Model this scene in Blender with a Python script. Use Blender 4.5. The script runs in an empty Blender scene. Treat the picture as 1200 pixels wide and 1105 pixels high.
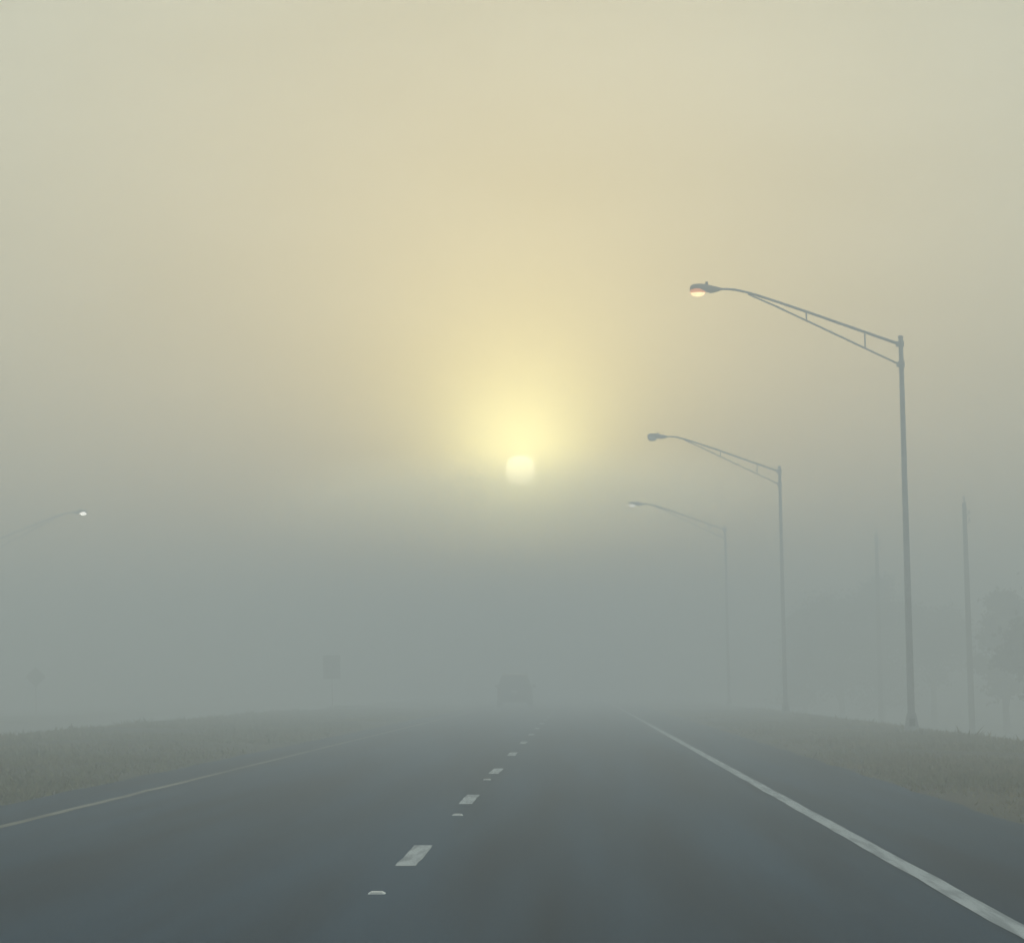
import bpy, bmesh, math, random
import numpy as np
from mathutils import Vector, Matrix

# ------------------------------------------------------------------ tunables
FOCAL_PX   = 3700.0          # focal length in photograph pixels (1200 wide)
CAM_H      = 1.36
VPX, VPY   = 678.0, 803.0    # where the road vanishes in the photograph
CROSSFALL  = math.radians(1.15)
SUN_PX     = (610.0, 551.0)
HAZE_TOP   = 14.0
FOG_DENS   = 0.0147# even fog
FOG_G      = 0.25
FOG_COL    = (.925, .970, 1.0)
SKY_STRENGTH = 0.10
SUN_STRENGTH = .8
SUN_COL    = (1.0, .85, .44)
SKY_TINT   = (.22, .22, .20)
VEIL       = (5.85, 6.36, 6.0)
DUST       = 1.0
BANK       = .0010  # density of the fog bank added to dim the lower sun
BANK_G     = .84
BANK_ELEV  = 4.36
EXPOSURE   = 0.0
DISC       = 3.8
DISC_COL   = (1.0, .95, .72)
# light scattered round the sun by the cloud above the fog: (half width in degrees, fall-off, colour)
CORONA     = ((1.5, 2.2, (57, 53, 22)), (2.8, 1.6, (26, 20, 4)), (8.0, 1.5, (3, 1.2, -.6)), (30, 1.5, (.1, 0, -1.0)))

scene = bpy.context.scene
col = scene.collection
rnd = random.Random(11)

# ------------------------------------------------------------------ frames
ca, sa = math.cos(CROSSFALL), math.sin(CROSSFALL)
def road_to_world(x, y, z=0.0):
    return Vector((x*ca + z*sa, y, -x*sa + z*ca))
ROT = Matrix(((ca, 0, sa), (0, 1, 0), (-sa, 0, ca)))

def ground_z(x):
    """height of the land across the road (world), the same all along it"""
    pts = [(-900,-1.6),(-80,-1.0),(-60,0.1),(-30,0.1),(-26,-0.9),(-21,-0.9),(-18,-0.2),
           (-15.3,0.30),(-6.1,0.122),(4.3,-0.086),(9.9,-0.20),(12.5,-0.55),(18.5,-2.0),(900,-2.0)]
    for (a, za), (b, zb) in zip(pts, pts[1:]):
        if x <= b:
            t = (x-a)/(b-a)
            return za + (zb-za)*t
    return pts[-1][1]

# ------------------------------------------------------------------ object helpers
def tag(o, label=None, cat=None, group=None, kind=None):
    if label: o['label'] = label
    if cat: o['category'] = cat
    if group: o['group'] = group
    if kind: o['kind'] = kind
    return o

def empty(name, loc=(0,0,0), rz=0.0):
    o = bpy.data.objects.new(name, None)
    col.objects.link(o)
    o.location = loc
    o.rotation_euler = (0, 0, rz)
    o.empty_display_size = 0.3
    return o

class MB:
    def __init__(self):
        self.v, self.f = [], []
    def poly(self, pts):
        b = len(self.v); self.v += [tuple(p) for p in pts]
        self.f.append(tuple(range(b, b+len(pts))))
    def box(self, c, s, rot=None, bev=0.0):
        cx, cy, cz = c; x, y, z = s[0]/2, s[1]/2, s[2]/2
        b = len(self.v)
        for dz in (-z, z):
            for dx, dy in ((-x,-y),(x,-y),(x,y),(-x,y)):
                p = Vector((dx, dy, dz))
                if rot is not None: p = rot @ p
                self.v.append((cx+p.x, cy+p.y, cz+p.z))
        for q in ((0,3,2,1),(4,5,6,7),(0,1,5,4),(1,2,6,5),(2,3,7,6),(3,0,4,7)):
            self.f.append(tuple(b+i for i in q))
    def tube(self, pts, rad, n=10, cap=True):
        pts = [Vector(p) for p in pts]
        if not hasattr(rad, '__len__'): rad = [rad]*len(pts)
        rings = []
        ref = None
        for i, p in enumerate(pts):
            d = (pts[min(i+1, len(pts)-1)] - pts[max(i-1, 0)]).normalized()
            if ref is None:
                ref = Vector((0,1,0)) if abs(d.y) < .9 else Vector((1,0,0))
            u = (ref - d*ref.dot(d)).normalized(); w = d.cross(u)
            b = len(self.v)
            for k in range(n):
                a = 2*math.pi*k/n
                q = p + (u*math.cos(a) + w*math.sin(a))*rad[i]
                self.v.append(tuple(q))
            rings.append(b)
        for a, b in zip(rings, rings[1:]):
            for k in range(n):
                self.f.append((a+k, a+(k+1)%n, b+(k+1)%n, b+k))
        if cap:
            self.f.append(tuple(rings[0]+k for k in range(n))[::-1])
            self.f.append(tuple(rings[-1]+k for k in range(n)))
    def lathe(self, prof, c=(0,0,0), n=20):
        self.tube([(c[0], c[1], c[2]+z) for r, z in prof], [r for r, z in prof], n)
    def loft(self, rings, cap=True):
        n = len(rings[0]); bs = []
        for r in rings:
            bs.append(len(self.v)); self.v += [tuple(p) for p in r]
        for a, b in zip(bs, bs[1:]):
            for k in range(n):
                self.f.append((a+k, a+(k+1)%n, b+(k+1)%n, b+k))
        if cap:
            self.f.append(tuple(bs[0]+k for k in range(n))[::-1])
            self.f.append(tuple(bs[-1]+k for k in range(n)))
    def build(self, name, mat, parent=None, smooth=False, bevel=0.0):
        me = bpy.data.meshes.new(name)
        me.from_pydata(self.v, [], self.f)
        bm = bmesh.new(); bm.from_mesh(me)
        bmesh.ops.recalc_face_normals(bm, faces=bm.faces)
        if bevel > 0:
            bmesh.ops.bevel(bm, geom=list(bm.edges), offset=bevel, segments=2, affect='EDGES', clamp_overlap=True)
        bm.to_mesh(me); bm.free()
        if smooth:
            me.polygons.foreach_set('use_smooth', [True]*len(me.polygons))
        me.materials.append(mat)
        o = bpy.data.objects.new(name, me)
        col.objects.link(o)
        if parent: o.parent = parent
        return o

def copy_tree(o, parent=None):
    c = o.copy(); col.objects.link(c); c.parent = parent
    for ch in list(o.children): copy_tree(ch, c)
    return c

# ------------------------------------------------------------------ materials
def new_mat(name):
    m = bpy.data.materials.new(name); m.use_nodes = True
    nt = m.node_tree; b = nt.nodes['Principled BSDF']
    return m, nt, b

def noise_mat(name, c1, c2, scale, rough=0.8, spec=0.3, metal=0.0, detail=4, bump=0.0, bscale=None, c3=None, s3=None, along=None):
    m, nt, b = new_mat(name)
    L = nt.links.new
    tc = nt.nodes.new('ShaderNodeTexCoord')
    vec = tc.outputs['Object']
    if along:
        mp = nt.nodes.new('ShaderNodeMapping'); mp.inputs['Scale'].default_value = (1, along, 1)
        L(vec, mp.inputs['Vector']); vec = mp.outputs[0]
    n = nt.nodes.new('ShaderNodeTexNoise'); n.inputs['Scale'].default_value = scale; n.inputs['Detail'].default_value = detail
    r = nt.nodes.new('ShaderNodeValToRGB')
    r.color_ramp.elements[0].position = .32; r.color_ramp.elements[0].color = (*c1, 1)
    r.color_ramp.elements[1].position = .68; r.color_ramp.elements[1].color = (*c2, 1)
    L(vec, n.inputs['Vector']); L(n.outputs['Fac'], r.inputs['Fac'])
    out = r.outputs['Color']
    if c3:
        n3 = nt.nodes.new('ShaderNodeTexNoise'); n3.inputs['Scale'].default_value = s3; n3.inputs['Detail'].default_value = 5
        r3 = nt.nodes.new('ShaderNodeValToRGB')
        r3.color_ramp.elements[0].position = .45; r3.color_ramp.elements[0].color = (0,0,0,1)
        r3.color_ramp.elements[1].position = .62; r3.color_ramp.elements[1].color = (1,1,1,1)
        mx = nt.nodes.new('ShaderNodeMix'); mx.data_type = 'RGBA'
        L(vec, n3.inputs['Vector']); L(n3.outputs['Fac'], r3.inputs['Fac'])
        L(r3.outputs['Color'], mx.inputs[0]); L(out, mx.inputs[6]); mx.inputs[7].default_value = (*c3, 1)
        out = mx.outputs[2]
    L(out, b.inputs['Base Color'])
    b.inputs['Roughness'].default_value = rough
    b.inputs['Specular IOR Level'].default_value = spec
    b.inputs['Metallic'].default_value = metal
    if bump:
        nb = nt.nodes.new('ShaderNodeTexNoise'); nb.inputs['Scale'].default_value = bscale or scale*4; nb.inputs['Detail'].default_value = 6
        bp = nt.nodes.new('ShaderNodeBump'); bp.inputs['Strength'].default_value = bump; bp.inputs['Distance'].default_value = 0.01
        L(tc.outputs['Object'], nb.inputs['Vector']); L(nb.outputs['Fac'], bp.inputs['Height']); L(bp.outputs['Normal'], b.inputs['Normal'])
    return m

def emit_mat(name, colr, strength):
    m = bpy.data.materials.new(name); m.use_nodes = True
    nt = m.node_tree; nt.nodes.clear()
    e = nt.nodes.new('ShaderNodeEmission'); o = nt.nodes.new('ShaderNodeOutputMaterial')
    e.inputs['Color'].default_value = (*colr, 1); e.inputs['Strength'].default_value = strength
    nt.links.new(e.outputs[0], o.inputs['Surface'])
    return m

M = {}
M['land']    = noise_mat('land', (.062,.062,.042), (.105,.098,.062), 0.35, .95, .1, c3=(.075,.078,.048), s3=.09, bump=.6, bscale=6)
M['grass']   = noise_mat('grass_blades', (.140,.138,.060), (.205,.180,.088), 0.5, .8, .15, c3=(.140,.142,.062), s3=.13)
def dry_side(m):
    # the right-hand verge is drier and browner than the median
    nt = m.node_tree; b = nt.nodes['Principled BSDF']; src = b.inputs['Base Color'].links[0].from_socket
    tc = nt.nodes.new('ShaderNodeTexCoord'); sx = nt.nodes.new('ShaderNodeSeparateXYZ'); mr = nt.nodes.new('ShaderNodeMapRange')
    mr.inputs['From Min'].default_value = -2; mr.inputs['From Max'].default_value = 2
    mx = nt.nodes.new('ShaderNodeMix'); mx.data_type = 'RGBA'; mx.blend_type = 'MULTIPLY'
    nt.links.new(tc.outputs['Object'], sx.inputs[0]); nt.links.new(sx.outputs['X'], mr.inputs['Value']); nt.links.new(mr.outputs[0], mx.inputs[0])
    nt.links.new(src, mx.inputs[6]); mx.inputs[7].default_value = (1.06, .95, .90, 1)
    nt.links.new(mx.outputs[2], b.inputs['Base Color'])
dry_side(M['land']); dry_side(M['grass'])
M['steel']   = noise_mat('galvanised_steel', (.27,.28,.29), (.37,.38,.39), 3.0, .55, .4, .35)
M['housing'] = noise_mat('glow_tinted_housing', (.25,.19,.14), (.32,.25,.19), 8.0, .5, .4, .1)  # brown tint stands in for the lamp's warm glow on the housing
M['glass_off'] = noise_mat('unlit_refractor', (.45,.45,.42), (.55,.55,.52), 20, .2, .6)
M['wood']    = noise_mat('weathered_wood', (.060,.050,.040), (.105,.090,.072), 2.5, .9, .1)
M['dark_metal'] = noise_mat('dark_metal', (.07,.075,.075), (.10,.105,.105), 4, .6, .3)
M['porcelain'] = noise_mat('porcelain', (.25,.24,.22), (.32,.31,.29), 6, .3, .5)
M['sign_back'] = noise_mat('sign_back_aluminium', (.24,.25,.25), (.30,.31,.31), 3, .6, .3)
M['bark']    = noise_mat('bark', (.045,.038,.030), (.085,.072,.058), 5, .95, .1)
M['leaves']  = noise_mat('leaves', (.030,.042,.018), (.075,.090,.038), 1.2, .8, .15)
M['leaves_dark'] = noise_mat('needles', (.022,.034,.018), (.055,.070,.034), 1.5, .8, .15)
M['white_paint'] = noise_mat('white_road_paint', (.42,.46,.48), (.56,.60,.61), 2.0, .8, .2, c3=(.26,.29,.31), s3=16, along=.06)
M['edge_paint']  = noise_mat('white_edge_paint', (.40,.44,.46), (.50,.54,.55), .6, .8, .2, c3=(.26,.29,.31), s3=14, along=.05)
M['yellow_paint'] = noise_mat('yellow_edge_paint', (.21,.21,.17), (.30,.29,.23), 1.0, .8, .2, c3=(.12,.12,.10), s3=10, along=.04)
M['marker']  = noise_mat('marker_ceramic', (.84,.88,.88), (.90,.93,.93), 12, .35, .5)
M['reflector'] = noise_mat('marker_reflector', (.55,.56,.55), (.65,.66,.65), 30, .15, .6)
M['car_paint'] = noise_mat('car_paint', (.070,.075,.080), (.085,.090,.095), 2, .35, .5)
M['car_glass'] = noise_mat('car_glass', (.015,.017,.019), (.022,.024,.026), 2, .08, .5)
M['rubber']  = noise_mat('rubber', (.018,.018,.018), (.030,.030,.030), 10, .9, .2)
M['rim']     = noise_mat('wheel_rim', (.30,.30,.31), (.38,.38,.39), 6, .35, .5, .6)
M['tail']    = noise_mat('tail_lens', (.20,.012,.010), (.28,.018,.014), 14, .2, .5)
M['plate']   = noise_mat('plate_blank', (.55,.55,.53), (.62,.62,.60), 10, .5, .4)
M['trim']    = noise_mat('black_trim', (.022,.022,.023), (.032,.032,.033), 6, .7, .3)

def asphalt():
    m, nt, b = new_mat('asphalt'); L = nt.links.new
    tc = nt.nodes.new('ShaderNodeTexCoord')
    fine = nt.nodes.new('ShaderNodeTexNoise'); fine.inputs['Scale'].default_value = 55; fine.inputs['Detail'].default_value = 3
    big = nt.nodes.new('ShaderNodeTexNoise'); big.inputs['Scale'].default_value = .22; big.inputs['Detail'].default_value = 5
    # wear is drawn out along the road
    mp = nt.nodes.new('ShaderNodeMapping'); mp.inputs['Scale'].default_value = (1.6, .06, 1)
    streak = nt.nodes.new('ShaderNodeTexNoise'); streak.inputs['Scale'].default_value = 1.0; streak.inputs['Detail'].default_value = 5
    L(tc.outputs['Object'], fine.inputs['Vector']); mpb = nt.nodes.new('ShaderNodeMapping'); mpb.inputs['Scale'].default_value = (3.2, .12, 1); L(tc.outputs['Object'], mpb.inputs['Vector']); L(mpb.outputs[0], big.inputs['Vector'])
    L(tc.outputs['Object'], mp.inputs['Vector']); L(mp.outputs[0], streak.inputs['Vector'])
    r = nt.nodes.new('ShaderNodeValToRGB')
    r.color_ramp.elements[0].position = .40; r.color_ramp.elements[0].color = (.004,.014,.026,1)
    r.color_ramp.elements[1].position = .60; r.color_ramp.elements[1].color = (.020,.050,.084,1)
    add = nt.nodes.new('ShaderNodeMath'); add.operation = 'ADD'
    h1 = nt.nodes.new('ShaderNodeMath'); h1.operation = 'MULTIPLY'; h1.inputs[1].default_value = .5
    h2 = nt.nodes.new('ShaderNodeMath'); h2.operation = 'MULTIPLY'; h2.inputs[1].default_value = .5
    L(big.outputs['Fac'], h1.inputs[0]); L(streak.outputs['Fac'], h2.inputs[0])
    L(h1.outputs[0], add.inputs[0]); L(h2.outputs[0], add.inputs[1])
    L(add.outputs[0], r.inputs['Fac'])
    r2 = nt.nodes.new('ShaderNodeValToRGB')
    r2.color_ramp.elements[0].position = .3; r2.color_ramp.elements[0].color = (.65,.65,.65,1)
    r2.color_ramp.elements[1].position = .7; r2.color_ramp.elements[1].color = (1.35,1.35,1.35,1)
    L(fine.outputs['Fac'], r2.inputs['Fac'])
    mx = nt.nodes.new('ShaderNodeMix'); mx.data_type = 'RGBA'; mx.blend_type = 'MULTIPLY'; mx.inputs[0].default_value = 1
    L(r.outputs[0], mx.inputs[6]); L(r2.outputs[0], mx.inputs[7])
    L(mx.outputs[2], b.inputs['Base Color'])
    b.inputs['Roughness'].default_value = .9; b.inputs['Specular IOR Level'].default_value = .15
    bp = nt.nodes.new('ShaderNodeBump'); bp.inputs['Strength'].default_value = .5; bp.inputs['Distance'].default_value = .006
    L(fine.outputs['Fac'], bp.inputs['Height']); L(bp.outputs[0], b.inputs['Normal'])
    return m
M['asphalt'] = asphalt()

# ------------------------------------------------------------------ setting: land, road, paint
def strip(name, xs, y0, y1, step, lift, mat, wobble=0.0):
    """a sheet that follows the cross section of the land"""
    mb = MB(); ys = []
    y = y0
    while y < y1: ys.append(y); y += step if y < 260 else step*6
    ys.append(y1)
    for y in ys:
        for i, x in enumerate(xs):
            xx = x
            if wobble and i in (0, len(xs)-1):
                xx += wobble*(math.sin(y*.9)+math.sin(y*2.3+1)+math.sin(y*5.1+2))*.4
            mb.v.append((xx, y, ground_z(xx)+lift))
    n = len(xs)
    for j in range(len(ys)-1):
        for i in range(n-1):
            a = j*n+i
            mb.f.append((a, a+1, a+n+1, a+n))
    return mb.build(name, mat)

xs = [-740,-400,-200,-110,-80,-70,-60,-45,-30,-28,-26,-23.5,-21,-19.5,-18,-17,-16.2,-15.3,-14,-12,-10,-8,-6.1,-3,-.5,2,4.3,5.5,7,8.5,9.9,10.8,11.6,12.5,14,16,18.5,21,30,60,120,250,450,740]
land = MB(); ysl = [-120+i*4 for i in range(100)] + [280+i*20 for i in range(29)]
rl = random.Random(5)
for y in ysl:
    for x in xs:
        dz = 0
        if x < -7.0 or x > 4.8:
            dz = .05*math.sin(x*.8+y*.13)+.05*math.sin(y*.31+x*.2)+rl.uniform(-.03,.03)
        elif -6.0 < x < 4.2: dz = -.05
        land.v.append((x, y, ground_z(x)+dz))
n = len(xs)
for j in range(len(ysl)-1):
    for i in range(n-1):
        a = j*n+i; land.f.append((a, a+1, a+n+1, a+n))
tag(land.build('ground', M['land'], smooth=True), kind='structure')

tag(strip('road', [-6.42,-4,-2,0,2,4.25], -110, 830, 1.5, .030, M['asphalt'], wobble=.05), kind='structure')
def paint(name, x, w, y0, y1, mat, step=1.0):
    return tag(strip(name, [x-w/2, x+w/2], y0, y1, step, .035, mat, wobble=.010), kind='structure')
paint('right_edge_line', 2.40, .15, -100, 800, M['edge_paint'])
paint('left_edge_line', -5.44, .115, -100, 800, M['yellow_paint'])
for k in range(-2, 17):
    y = 23.4 + 12.19*k
    paint('lane_dash', -1.28, .155, y, y+3.0, M['white_paint'], .5)

# raised pavement markers in the gaps of the lane line
def make_marker():
    mb = MB()
    rings = []
    for s, z in ((1, 0), (.97, .006), (.62, .018)):
        rings.append([(-.056*s, -.052*s, z), (.056*s, -.052*s, z), (.056*s, .052*s, z), (-.056*s, .052*s, z)])
    mb.loft(rings)
    o = mb.build('road_marker', M['marker'], bevel=.002)
    lens = MB()
    lens.poly([(-.044,-.0505,.008),(.044,-.0505,.008),(.036,-.0345,.0178),(-.036,-.0345,.0178)])
    lens.poly([(-.044,-.0515,.0079),(.044,-.0515,.0079),(.036,-.0355,.0188),(-.036,-.0355,.0188)])
    lens.build('reflector', M['reflector'], o)
    return o
mk0 = make_marker()
mk_labels = ['white raised road marker on the asphalt nearer the viewer than every dash',
             'small white raised marker just in front of the second lane dash',
             'faint white raised marker just in front of the third lane dash']
for i in range(3):
    o = mk0 if i == 0 else copy_tree(mk0)
    y = 20.3 + 12.19*i
    o.location = (-1.29 + .05*(i == 1), y, ground_z(-1.29)+.0305)
    o.rotation_euler = (0, CROSSFALL, 0)
    tag(o, mk_labels[i], 'road marker', 'raised road markers along the lane line')

# ------------------------------------------------------------------ grass (one mass)
def grass():
    rs = np.random.RandomState(3)
    spec = [(-17.5, -6.36, 24, 60, 60000), (-17.5, -6.36, 60, 170, 55000),
            (4.25, 13.0, 18, 60, 55000), (4.25, 13.0, 60, 170, 45000)]
    V, F = [], []
    gz = np.vectorize(ground_z)
    for x0, x1, y0, y1, cnt in spec:
        x = rs.uniform(x0, x1, cnt); y = rs.uniform(y0, y1, cnt)
        edge = np.where(x < 0, -6.36 - x, x - 4.25)
        # thin, ragged turf beside the pavement
        keep = rs.rand(cnt) < np.clip(.12 + edge*.9 + .35*np.sin(y*.7)*np.sin(x*1.9+y*.23), .05, 1)
        # patchy growth
        patch = .6 + .4*np.sin(x*.9+1.3*np.sin(y*.21))*np.sin(y*.37+x*.3)
        keep &= rs.rand(cnt) < np.clip(patch+.25, .25, 1)
        x, y, edge, patch = x[keep], y[keep], edge[keep], patch[keep]
        z = gz(x)
        h = (.035 + .085*rs.rand(len(x))**1.6)*np.clip(.5+edge*.5, .45, 1.15)*(.6+.6*patch)
        # rank tufts along the crest of the bank
        crest = np.where(x < 0, np.exp(-((x+15.0)/1.6)**2), np.exp(-((x-10.0)/1.3)**2))
        tuft = np.clip(np.sin(x*3.1+y*.9)*np.sin(y*1.7+x)+np.sin(y*.53+2*x)*.6, 0, None)
        h = h*(1 + crest*1.5*tuft*rs.rand(len(x)))
        w = .018 + .03*rs.rand(len(x)) + (y > 60)*.012
        a = rs.uniform(0, 2*np.pi, len(x))
        lx, ly = rs.normal(0, .8, len(x))*h, rs.normal(0, .8, len(x))*h
        p0 = np.stack([x-np.cos(a)*w, y-np.sin(a)*w, z-.05], 1)
        p1 = np.stack([x+np.cos(a)*w, y+np.sin(a)*w, z-.05], 1)
        p2 = np.stack([x+lx, y+ly, z+h], 1)
        V.append(np.stack([p0, p1, p2], 1).reshape(-1, 3))
    V = np.concatenate(V).astype(np.float32); nf = len(V)//3
    me = bpy.data.meshes.new('grass')
    me.vertices.add(len(V)); me.vertices.foreach_set('co', V.ravel())
    me.loops.add(len(V)); me.loops.foreach_set('vertex_index', np.arange(len(V), dtype=np.int32))
    me.polygons.add(nf); me.polygons.foreach_set('loop_start', np.arange(0, len(V), 3, dtype=np.int32))
    me.update(calc_edges=True)
    me.materials.append(M['grass'])
    o = bpy.data.objects.new('grass', me); col.objects.link(o)
    tag(o, 'short rough grass on the verge and the median beside the road', 'grass', kind='stuff')
grass()

# ------------------------------------------------------------------ street lamps
def make_lamp():
    root = empty('street_lamp')
    H = 11.5
    p = MB()
    p.tube([(0,0,.50),(0,0,3),(0,0,6),(0,0,9),(0,0,H)], [.108,.099,.088,.077,.067], 20)
    p.build('pole', M['steel'], root, smooth=False)
    b = MB()
    rings = []
    for s, z in ((.245,-.3),(.235,.10),(.225,.12),(.150,.50),(.135,.56)):
        rings.append([(s*math.cos(math.pi/8+k*math.pi/4), s*math.sin(math.pi/8+k*math.pi/4), z) for k in range(8)])
    b.loft(rings)
    base = b.build('transformer_base', M['steel'], root)
    d = MB(); d.box((0,-.213,.30),(.16,.02,.22)); d.build('access_door', M['dark_metal'], base)
    c = MB(); c.lathe([(.084,-.01),(.084,.03),(.06,.055),(.015,.065)], (0,0,H), 16)
    c.build('pole_cap', M['steel'], root)
    up = [(-.05,0,H-.19),(-.55,0,H-.005),(-1.04,0,H+.18),(-2.73,0,H+.82),(-3.55,0,H+1.12),(-4.20,0,H+1.35),(-4.49,0,H+1.44),(-4.75,0,H+1.50),(-5.00,0,H+1.535),(-5.30,0,H+1.54)]
    a = MB(); a.tube(up, [.044,.044,.042,.040,.038,.037,.036,.035,.034,.032], 12)
    arm = a.build('arm', M['steel'], root, smooth=True)
    cl = MB()
    cl.tube([(0,0,H-.27),(0,0,H-.11)], .098, 16); cl.box((-.10,0,H-.19),(.08,.13,.15))
    cl.build('clamp', M['steel'], arm)
    lo = MB(); lo.tube([(-.05,0,H-.79),(-1.05,0,H-.29),(-2.74,0,H+.56),(-3.58,0,H+.98),(-4.42,0,H+1.375)], [.028]*3+[.027,.026], 10)
    brace = lo.build('brace', M['steel'], root, smooth=True)
    cl = MB()
    cl.tube([(0,0,H-.88),(0,0,H-.70)], .101, 16); cl.box((-.10,0,H-.79),(.08,.11,.13))
    cl.build('clamp', M['steel'], brace)
    for x, z0, z1 in ((-1.04,-.29,.18),(-2.73,.56,.82)):
        s = MB(); s.tube([(x,0,H+z0),(x,0,H+z1)], .024, 8); s.build('strut', M['steel'], root)
    # cobra head: shallow housing that swells away from the arm
    h = MB(); rings = []
    for x, w, zt, zb in ((-5.22,.055,1.585,1.490),(-5.34,.085,1.62,1.455),(-5.50,.115,1.66,1.42),(-5.66,.155,1.70,1.47),(-5.82,.175,1.715,1.52),(-5.98,.165,1.705,1.53),(-6.08,.125,1.67,1.53),(-6.12,.06,1.60,1.50)):
        ring = []
        for k in range(16):
            t = 2*math.pi*k/16
            cy, sz = math.cos(t), math.sin(t)
            cy = math.copysign(abs(cy)**.7, cy); sz = math.copysign(abs(sz)**.7, sz)
            mid = zb + (zt-zb)*.35
            ring.append((x, w*cy, H + (mid + (zt-mid)*sz if sz > 0 else mid + (mid-zb)*sz)))
        rings.append(ring)
    h.loft(rings)
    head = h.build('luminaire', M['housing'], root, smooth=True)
    def oval(s, z): return [(-5.885+.215*s*math.cos(2*math.pi*k/20), .15*s*math.sin(2*math.pi*k/20), H+z) for k in range(20)]
    g = MB(); g.loft([oval(.92,1.60), oval(1.04,1.57), oval(1.05,1.50), oval(1.0,1.446)])  # glass skirt raised over the lower housing to stand in for lamp glare
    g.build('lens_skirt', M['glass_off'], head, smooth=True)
    g = MB(); g.loft([oval(.985,1.447), oval(.94,1.42), oval(.80,1.385), oval(.55,1.355), oval(.25,1.34)])
    lens = g.build('lens', M['glass_off'], head, smooth=True)
    pc = MB(); pc.lathe([(.045,0),(.045,.05),(.03,.075)], (-5.62,0,H+1.69), 12)
    pc.build('photocell', M['dark_metal'], head)
    return root, lens

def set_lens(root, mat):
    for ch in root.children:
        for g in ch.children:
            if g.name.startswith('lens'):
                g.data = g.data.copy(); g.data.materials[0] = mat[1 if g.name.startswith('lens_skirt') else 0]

lamp0, _ = make_lamp()
amber_glare = emit_mat('lit_amber_glare', (1.0, .34, .12), 1.5)  # skirt emission imitates orange glare spreading over the housing
LIT = {'lamp_warm': (emit_mat('lit_sodium_lens', (1.0, .62, .30), 4.5), amber_glare),
       'lamp_pale': (emit_mat('lit_pale_lens', (1.0, .95, .86), 12.0),)*2,
       'lamp_faint': (emit_mat('lit_faint_lens', (1.0, .93, .80), 5.0),)*2}
G = 'street lamps along the road'
spots = [(9.65, 92.0, 0, 'tall grey street lamp with its orange glowing head, nearest on the right verge', 'lamp_warm'),
         (9.60, 147.0, 0, 'unlit grey street lamp standing behind the orange glowing one', None),
         (9.60, 202.0, 0, 'barely visible street lamp with a tiny pale light right of the sun', 'lamp_faint'),
         (-37.6, 203.0, math.pi, 'street lamp in thick fog seen as one white point left of the sun', 'lamp_pale')]
for i, (x, y, rz, lab, mt) in enumerate(spots):
    o = lamp0 if i == 0 else copy_tree(lamp0)
    o.location = (x, y, ground_z(x)); o.rotation_euler = (0, 0, rz)
    tag(o, lab, 'street lamp', G)
    o['_lens'] = mt or ''
lamps = [o for o in col.objects if o.name.startswith('street_lamp')]
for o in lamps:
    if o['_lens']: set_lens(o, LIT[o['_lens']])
    del o['_lens']

def px_at(px, y):                      # lateral position of a picture column at distance y
    return (px-VPX)*y/FOCAL_PX
def tree_h(py, y, x): return CAM_H + (VPY-py)*y/FOCAL_PX - ground_z(x)
# ------------------------------------------------------------------ utility poles beyond the embankment
def utility_pole(x, y, h, lean, label, cans):
    root = empty('utility_pole', (x, y, ground_z(x)))
    root.rotation_euler = (0, lean, 0)
    p = MB(); p.tube([(0,0,-.5),(0,0,h*.35),(0,0,h*.7),(0,0,h)], [.165,.15,.13,.11], 14)
    p.build('shaft', M['wood'], root)
    if cans:
        c = MB(); c.lathe([(.02,0),(.23,.03),(.23,.95),(.20,1.02),(.05,1.06)], (0,-.40,h-2.0), 18)
        tr = c.build('transformer', M['dark_metal'], root)
        s = MB(); s.box((0,-.17,h-1.5),(.1,.14,.5)); s.build('bracket', M['dark_metal'], tr)
    t = MB(); t.lathe([(.03,0),(.03,.18),(.07,.20),(.05,.26),(.07,.28),(.04,.36)], (0,0,h-.02), 12)
    t.build('insulator', M['porcelain'], root)
    for k, z in ((0, -.55), (1, -.95)):
        a = MB(); a.tube([(.0,0,h+z-.15),(.22,0,h+z)], .02, 8)
        a.lathe([(.025,0),(.06,.03),(.04,.09),(.06,.11),(.03,.18)], (.24,0,h+z-.02), 12)
        a.build('insulator', M['porcelain'], root)
    tag(root, label, 'utility pole', 'utility poles beyond the right verge')
utility_pole(px_at(1136, 160), 160.0, tree_h(592, 160, px_at(1136, 160))-.3, -.006, 'dark utility pole right of the nearest street lamp, clearest of the poles in fog', False)
utility_pole(px_at(1030, 205), 205.0, tree_h(628, 205, px_at(1030, 205))-.3, .002, 'very faint utility pole left of the nearest street lamp, topping the hazy trees', False)

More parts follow.
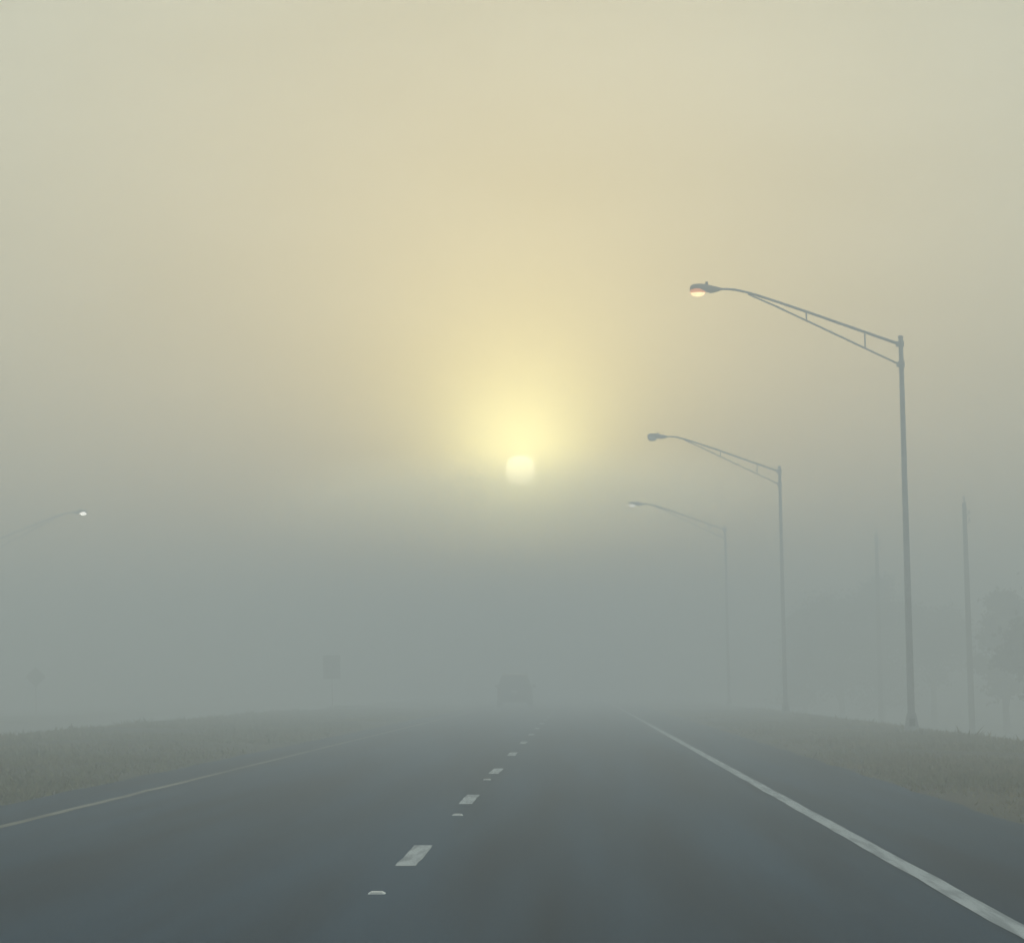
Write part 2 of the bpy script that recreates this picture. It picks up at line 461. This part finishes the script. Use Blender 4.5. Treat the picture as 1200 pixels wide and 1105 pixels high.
# ------------------------------------------------------------------ road signs in the median
def road_sign(x, y, w, h, zc, label, diamond):
    root = empty('road_sign', (x, y, ground_z(x)))
    p = MB()
    p.box((0,0.03,(zc+h*.3)/2-.2),(.06,.04,zc+h*.3+.4)); p.build('post', M['steel'], root)
    s = MB(); r = .05
    if diamond:
        d = w/math.sqrt(2)*1.0
        pts = [(0,-d),(d,0),(0,d),(-d,0)]
    else:
        pts = []
        for cx, cz, a0 in ((w/2-r,h/2-r,0),(-w/2+r,h/2-r,90),(-w/2+r,-h/2+r,180),(w/2-r,-h/2+r,270)):
            for k in range(5):
                a = math.radians(a0+k*22.5); pts.append((cx+r*math.cos(a), cz+r*math.sin(a)))
    s.loft([[(px,-.002,zc+pz) for px, pz in pts],[(px,.006,zc+pz) for px, pz in pts]])
    s.build('panel', M['sign_back'], root)
    for dz in (-.22, .22):
        b = MB()
        b.lathe([(.014,0),(.014,.012),(.006,.016)], (0,0,0), 8)
        for i in range(len(b.v)-24, len(b.v)):
            vx, vy, vz = b.v[i]; b.v[i] = (vx, -.002-vz, zc+dz*h+vy)
        b.build('bolt', M['dark_metal'], root)
    tag(root, label, 'road sign', 'road signs standing in the median')
road_sign(px_at(390, 178), 178.0, .98, 1.33, 1.36+1.28-.25, 'upright rectangular road sign, dark in the fog left of the distant vehicle', False)
road_sign(px_at(42, 186), 186.0, .86, .86, 2.4, 'small diamond road sign dissolving in fog below the white lamp point', True)

# ------------------------------------------------------------------ the vehicle ahead
def suv(x, y):
    root = empty('sport_utility_vehicle', road_to_world(x, y, .032))
    root.rotation_euler = (0, CROSSFALL, 0); root.scale = (1.10, 1.10, 1.10)
    # stations along the car: y (rear negative), list of (half width, z) going up one side
    def ring(yy, prof):
        right = [(w, yy, z) for w, z in prof]
        left = [(-w, yy, z) for w, z in reversed(prof)]
        return right + left
    st = [(-2.30, [(.70,.42),(.84,.50),(.88,.75),(.88,.98),(.84,1.04),(.80,1.05)]),
          (-2.22, [(.74,.30),(.90,.42),(.93,.75),(.93,1.00),(.88,1.10),(.76,1.42)]),
          (-2.02, [(.76,.26),(.92,.40),(.95,.75),(.95,1.02),(.90,1.12),(.70,1.74)]),
          (-1.75, [(.76,.26),(.93,.40),(.96,.75),(.96,1.03),(.91,1.12),(.68,1.80)]),
          (-.60,  [(.76,.26),(.93,.40),(.97,.75),(.97,1.03),(.92,1.12),(.68,1.83)]),
          (.35,   [(.76,.26),(.93,.40),(.97,.75),(.97,1.02),(.92,1.11),(.66,1.76)]),
          (1.05,  [(.76,.26),(.93,.40),(.96,.75),(.96,1.00),(.90,1.08),(.72,1.14)]),
          (2.00,  [(.74,.28),(.90,.42),(.92,.72),(.91,.92),(.84,1.00),(.60,1.03)]),
          (2.35,  [(.66,.34),(.80,.46),(.84,.66),(.82,.80),(.76,.86),(.50,.90)])]
    b = MB(); b.loft([ring(yy, pr) for yy, pr in st])
    body = b.build('body', M['car_paint'], root, smooth=False)
    bev = body.modifiers.new('soft', 'BEVEL'); bev.width = .035; bev.segments = 3; bev.limit_method = 'ANGLE'; bev.angle_limit = .3
    g = MB()
    g.loft([[(-.70,-2.262,1.12),(.70,-2.262,1.12),(.62,-2.075,1.66),(-.62,-2.075,1.66)],
            [(-.69,-2.225,1.12),(.69,-2.225,1.12),(.61,-2.040,1.66),(-.61,-2.040,1.66)]])
    g.build('rear_window', M['car_glass'], root)
    g = MB()
    g.loft([[(-.70,1.00,1.17),(.70,1.00,1.17),(.62,.42,1.71),(-.62,.42,1.71)],
            [(-.70,1.03,1.19),(.70,1.03,1.19),(.62,.45,1.73),(-.62,.45,1.73)]])
    g.build('windscreen', M['car_glass'], root)
    for s in (-1, 1):
        for y0, y1 in ((-1.85,-.95),(-.88,.10)):
            q = MB(); q.loft([[(s*.915,y0,1.17),(s*.915,y1,1.17),(s*.73,y1-.05,1.67),(s*.73,y0+.05,1.67)],
                              [(s*.885,y0,1.17),(s*.885,y1,1.17),(s*.70,y1-.05,1.67),(s*.70,y0+.05,1.67)]])
            q.build('side_window', M['car_glass'], root)
        q = MB(); q.loft([[(s*.72,-2.315,.80),(s*.90,-2.30,.80),(s*.90,-2.27,1.12),(s*.76,-2.27,1.12)],
                          [(s*.72,-2.22,.80),(s*.935,-2.18,.80),(s*.92,-2.18,1.12),(s*.76,-2.18,1.12)]])
        q.build('tail_light', M['tail'], root)
        q = MB(); q.box((s*1.04,.72,1.16),(.20,.10,.15)); q.build('mirror', M['car_paint'], root, bevel=.02)
        r = MB(); r.tube([(s*.60,-1.7,1.865),(s*.60,-1.5,1.895),(s*.60,.0,1.895),(s*.60,.2,1.855)], .018, 8); r.build('roof_rail', M['trim'], root)
        for yy in (-1.42, 1.42):
            w = MB(); rr = .355
            prof = [(rr-.03,-.115),(rr,-.085),(rr,.085),(rr-.03,.115),(.22,.115),(.22,-.115)]
            for k in range(28):
                a = 2*math.pi*k/28
                for rad, dx in prof:
                    w.v.append((s*.84+dx, yy+rad*math.cos(a), .352+rad*math.sin(a)))
            for k in range(28):
                for j in range(6):
                    w.f.append((k*6+j, k*6+(j+1)%6, ((k+1)%28)*6+(j+1)%6, ((k+1)%28)*6+j))
            ty = w.build('wheel', M['rubber'], root, smooth=False)
            c = MB(); c.tube([(s*.76,yy,.352),(s*.93,yy,.352)], .222, 20)
            for k in range(5):
                a = 2*math.pi*k/5
                c.box((s*.935,yy+.11*math.cos(a),.352+.11*math.sin(a)),(.02,.05,.2), Matrix.Rotation(a-math.pi/2, 3, 'X'))
            c.build('rim', M['rim'], ty)
    bp = MB(); bp.box((0,-2.33,.50),(1.62,.14,.26)); bp.build('bumper', M['trim'], root, bevel=.04)
    pl = MB(); pl.box((0,-2.322,.86),(.31,.012,.155)); pl.build('licence_plate', M['plate'], root)
    wi = MB(); wi.tube([(.0,-2.285,1.15),(.34,-2.25,1.24)], .012, 6); wi.build('wiper', M['trim'], root)
    tag(root, 'tall grey vehicle driving ahead in the left lane, dim in the fog', 'vehicle')
suv(px_at(604, 192), 192.0)

# ------------------------------------------------------------------ trees beyond the right verge
def tree(x, y, h, w, seed, label, cone=False, n=7000, name='broadleaf_tree'):
    r = random.Random(seed); rs = np.random.RandomState(seed)
    root = empty(name, (x, y, ground_z(x)-.05))
    t = MB()
    top = h*(.95 if cone else .72)
    pts, rad = [], []
    for k in range(7):
        f = k/6
        pts.append((r.uniform(-.1,.1)*f*w*.3, r.uniform(-.1,.1)*f*w*.3, top*f)); rad.append((.028*h)*(1-f*.85)+.01)
    t.tube(pts, rad, 9)
    lumps = []
    nl = 26 if cone else 24
    for k in range(nl):
        f = r.uniform(.16,.96) if cone else r.uniform(.30,.95)
        a = r.uniform(0, 2*math.pi)
        spread = w/2*((1-f)**.75+.08) if cone else w/2*math.sqrt(max(.05, 1-((f-.55)/.48)**2))
        rr = spread*r.uniform(.35,.85)
        c = Vector((rr*math.cos(a), rr*math.sin(a), h*f))
        s = (w*.13+spread*.22) if cone else w*r.uniform(.15,.24)
        lumps.append((c, s))
        zb = h*max(.12, f-.22)
        mid = Vector((c.x*.45, c.y*.45, zb+(c.z-zb)*.6))
        t.tube([(0,0,zb), tuple(mid), tuple(c)], [.010*h, .006*h, .003*h], 6)
    t.build('trunk', M['bark'], root)
    V = []
    per = n//nl
    for c, s in lumps:
        d = rs.normal(0, 1, (per, 3)); d /= np.linalg.norm(d, axis=1)[:, None]
        q = np.array(c)[None] + d*(s*(.25+.65*rs.rand(per, 1)+.75*rs.rand(per, 1)**4))*np.array([1.15,1.15,.8])
        sz = (.10+.10*rs.rand(per))
        u = rs.normal(0, 1, (per, 3)); u /= np.linalg.norm(u, axis=1)[:, None]
        v = np.cross(u, rs.normal(0, 1, (per, 3))); v /= np.linalg.norm(v, axis=1)[:, None]
        u = u*sz[:, None]; v = v*sz[:, None]*.6
        V.append(np.stack([q-u, q+v, q+u, q-v], 1))
    V = np.concatenate(V).reshape(-1, 3)
    me = bpy.data.meshes.new('crown')
    me.from_pydata(V.tolist(), [], [(4*i, 4*i+1, 4*i+2, 4*i+3) for i in range(len(V)//4)])
    me.materials.append(M['leaves_dark'] if cone else M['leaves'])
    c = bpy.data.objects.new('crown', me); col.objects.link(c); c.parent = root
    tag(root, label, 'tree', 'trees in the fog beyond the right verge')

for px, py, y, wpx, seed, cone, label in (
        (985, 704, 228, 105, 1, False, 'broad hazy rounded tree midway between the unlit lamp pole and the glowing lamp pole'),
        (1032, 678, 236, 95, 2, True, 'faint conical tree at the foot of the very faint utility pole'),
        (1092, 710, 228, 90, 3, False, 'hazy rounded tree just right of the nearest lamp pole'),
        (1176, 704, 188, 80, 4, False, 'darker rounded tree right of the clearest utility pole'),
        (1218, 682, 152, 110, 5, False, 'darkest tree, its crown cut off by the right border'),
        (942, 720, 240, 80, 6, True, 'dim conical tree just right of the unlit lamp pole')):
    x = px_at(px, y)
    tree(x, y, tree_h(py, y, x), wpx*y/FOCAL_PX, seed, label, cone, name='conifer_tree' if cone else 'broadleaf_tree')

# ------------------------------------------------------------------ camera
cam_d = bpy.data.cameras.new('camera'); cam = bpy.data.objects.new('camera', cam_d); col.objects.link(cam)
cam_d.sensor_fit = 'HORIZONTAL'; cam_d.sensor_width = 36.0; cam_d.lens = FOCAL_PX/1200*36.0
cam_d.clip_start = .1; cam_d.clip_end = 9000
# road-frame basis: +Y has to land on the vanishing point and the road plane stays level in the picture
dx, dy = (VPX-600)/FOCAL_PX, (VPY-552.5)/FOCAL_PX
psi = math.atan2(dx, math.sqrt(1+dy*dy)); th = math.atan(dy)
F = Vector((-math.sin(psi)*math.cos(th), math.cos(psi)*math.cos(th), math.sin(th)))
R = Vector((math.cos(psi), math.sin(psi), 0)).normalized()
U = R.cross(F)
Rw, Uw, Fw = ROT @ R, ROT @ U, ROT @ F
cam.matrix_world = Matrix(((Rw.x, Uw.x, -Fw.x, 0), (Rw.y, Uw.y, -Fw.y, 0), (Rw.z, Uw.z, -Fw.z, 0), (0, 0, 0, 1)))
cam.matrix_world.translation = road_to_world(0, 0, CAM_H)
scene.camera = cam

# ------------------------------------------------------------------ sun and sky
sd = (Fw + Rw*((SUN_PX[0]-600)/FOCAL_PX) - Uw*((SUN_PX[1]-552.5)/FOCAL_PX)).normalized()
elev = math.asin(sd.z); azim = math.atan2(sd.x, sd.y)
sl = bpy.data.lights.new('sun_light', 'SUN'); so = bpy.data.objects.new('sun_light', sl); col.objects.link(so)
sl.energy = SUN_STRENGTH; sl.angle = math.radians(.53); sl.color = SUN_COL
so.rotation_euler = (-sd).to_track_quat('-Z', 'Y').to_euler(); so.location = (0, -20, 40)

w = bpy.data.worlds.new('World'); scene.world = w; w.use_nodes = True
nt = w.node_tree; bg = nt.nodes['Background']
sky = nt.nodes.new('ShaderNodeTexSky'); sky.sky_type = 'NISHITA'; sky.sun_disc = False
sky.sun_elevation = elev; sky.sun_rotation = azim
sky.air_density = 1.0; sky.dust_density = DUST; sky.ozone_density = 1.0
mx = nt.nodes.new('ShaderNodeMix'); mx.data_type = 'RGBA'; mx.blend_type = 'MULTIPLY'; mx.inputs[0].default_value = 1
nt.links.new(sky.outputs[0], mx.inputs[6]); mx.inputs[7].default_value = (*SKY_TINT, 1)
veil = nt.nodes.new('ShaderNodeMix'); veil.data_type = 'RGBA'; veil.blend_type = 'ADD'; veil.inputs[0].default_value = 1   # thin high overcast
nt.links.new(mx.outputs[2], veil.inputs[6]); 
tcv = nt.nodes.new('ShaderNodeTexCoord'); mpv = nt.nodes.new('ShaderNodeMapping'); mpv.inputs['Scale'].default_value = (9, 9, 22)
nzv = nt.nodes.new('ShaderNodeTexNoise'); nzv.inputs['Scale'].default_value = 1.0; nzv.inputs['Detail'].default_value = 4
mrv = nt.nodes.new('ShaderNodeMapRange'); mrv.inputs['From Min'].default_value = .3; mrv.inputs['From Max'].default_value = .7; mrv.inputs['To Min'].default_value = .93; mrv.inputs['To Max'].default_value = 1.07
scv = nt.nodes.new('ShaderNodeVectorMath'); scv.operation = 'SCALE'; scv.inputs[0].default_value = VEIL
nt.links.new(tcv.outputs['Generated'], mpv.inputs['Vector']); nt.links.new(mpv.outputs[0], nzv.inputs['Vector']); nt.links.new(nzv.outputs['Fac'], mrv.inputs['Value'])
nt.links.new(mrv.outputs[0], scv.inputs['Scale']); nt.links.new(scv.outputs[0], veil.inputs[7])
nt.links.new(veil.outputs[2], bg.inputs['Color']); bg.inputs['Strength'].default_value = SKY_STRENGTH
# the sun itself, seen through the thin cloud above the fog, and the corona round it
tcw = nt.nodes.new('ShaderNodeTexCoord')
dot = nt.nodes.new('ShaderNodeVectorMath'); dot.operation = 'DOT_PRODUCT'
nt.links.new(tcw.outputs['Generated'], dot.inputs[0]); dot.inputs[1].default_value = sd
ac = nt.nodes.new('ShaderNodeMath'); ac.operation = 'ARCCOSINE'; nt.links.new(dot.outputs['Value'], ac.inputs[0])
def lobe(width, power, colr, amount):
    # amount / (1 + (angle/width)^2)^power
    d = nt.nodes.new('ShaderNodeMath'); d.operation = 'DIVIDE'; d.inputs[1].default_value = math.radians(width); nt.links.new(ac.outputs[0], d.inputs[0])
    q = nt.nodes.new('ShaderNodeMath'); q.operation = 'MULTIPLY_ADD'; nt.links.new(d.outputs[0], q.inputs[0]); nt.links.new(d.outputs[0], q.inputs[1]); q.inputs[2].default_value = 1
    p = nt.nodes.new('ShaderNodeMath'); p.operation = 'POWER'; nt.links.new(q.outputs[0], p.inputs[0]); p.inputs[1].default_value = -power
    m = nt.nodes.new('ShaderNodeVectorMath'); m.operation = 'SCALE'; m.inputs[0].default_value = [c*amount for c in colr]; nt.links.new(p.outputs[0], m.inputs['Scale'])
    return m.outputs[0]
def plus(a, b):
    m = nt.nodes.new('ShaderNodeVectorMath'); m.operation = 'ADD'; nt.links.new(a, m.inputs[0]); nt.links.new(b, m.inputs[1]); return m.outputs[0]
mr = nt.nodes.new('ShaderNodeMapRange'); mr.inputs['From Min'].default_value = math.radians(.298); mr.inputs['From Max'].default_value = math.radians(.248)
nt.links.new(ac.outputs[0], mr.inputs['Value'])
dm = nt.nodes.new('ShaderNodeVectorMath'); dm.operation = 'SCALE'; dm.inputs[0].default_value = [c*DISC/SKY_STRENGTH if SKY_STRENGTH else 0 for c in DISC_COL]; nt.links.new(mr.outputs[0], dm.inputs['Scale'])
total = plus(veil.outputs[2], dm.outputs[0])
for cw, cp, cc in CORONA: total = plus(total, lobe(cw, cp, cc, 1.0))
nt.links.new(total, bg.inputs['Color'])

# ------------------------------------------------------------------ fog
hz = MB(); hz.box((0, 360, (HAZE_TOP-3.4)/2), (1500, 1000, HAZE_TOP+3.4))
hm = bpy.data.materials.new('fog'); hm.use_nodes = True; nt = hm.node_tree; nt.nodes.clear()
out = nt.nodes.new('ShaderNodeOutputMaterial')
pv = nt.nodes.new('ShaderNodeVolumePrincipled')
pv.inputs['Color'].default_value = (*FOG_COL, 1); pv.inputs['Density'].default_value = FOG_DENS
pv.inputs['Anisotropy'].default_value = FOG_G
nt.links.new(pv.outputs[0], out.inputs['Volume'])
ho = hz.build('haze', hm); tag(ho, 'pale morning fog lying over the whole road', 'fog', kind='stuff')

# distant fog bank added to dim the sun's lower half, thinner towards its crest
if BANK:
    bk = MB(); rings = []
    cx = sd.x/sd.y*6000
    Hb = 6000*math.tan(math.radians(BANK_ELEV))
    for i in range(41):
        u = -1 + i/20.0                       # thins out to both sides
        x = cx + 620*u
        thick = 4 + 500*(1-u*u)**2
        top = Hb - 26*u*u + 4*math.sin(x*.012) + 2*math.sin(x*.031+1)
        low = Hb*.52
        fr = [0, .15, .3, .42, .50, .56, .66, .74, .80, .86, .92, .96, 1.0]
        side = [.02+.98*(f/.56)**1.4 if f <= .56 else .005+.995*max(0, 1-((f-.56)/.44))**1.25 for f in fr]
        zs = [low + (top-low)*f for f in fr]
        prof = [(6000-thick*f, z) for f, z in zip(side, zs)] + [(6000+thick*f, z) for f, z in list(zip(side, zs))[::-1]]
        rings.append([(x, yy, z) for yy, z in prof])
    bk.loft(rings)
    bm_ = bpy.data.materials.new('sun_dimming_fog_air'); bm_.use_nodes = True; nt = bm_.node_tree; nt.nodes.clear()
    out = nt.nodes.new('ShaderNodeOutputMaterial'); pv = nt.nodes.new('ShaderNodeVolumePrincipled')
    pv.inputs['Color'].default_value = (*FOG_COL, 1); pv.inputs['Density'].default_value = BANK; pv.inputs['Anisotropy'].default_value = BANK_G
    nt.links.new(pv.outputs[0], out.inputs['Volume'])
    tag(bk.build('sun_dimming_fog', bm_), 'distant bank of fog added in front of the sun to dim its lower half', 'fog', kind='stuff')

# ------------------------------------------------------------------ render settings
scene.render.engine = 'CYCLES'
cy = scene.cycles
cy.max_bounces = 12; cy.diffuse_bounces = 2; cy.glossy_bounces = 2; cy.transmission_bounces = 2; cy.volume_bounces = 8; cy.transparent_max_bounces = 8
cy.sample_clamp_indirect = 4.0
cy.use_denoising = True
try: cy.denoiser = 'OPENIMAGEDENOISE'
except Exception: pass
scene.view_settings.view_transform = 'Standard'; scene.view_settings.look = 'None'
scene.view_settings.exposure = EXPOSURE; scene.view_settings.gamma = 1.0
print('sun elevation', math.degrees(elev), 'azimuth', math.degrees(azim))
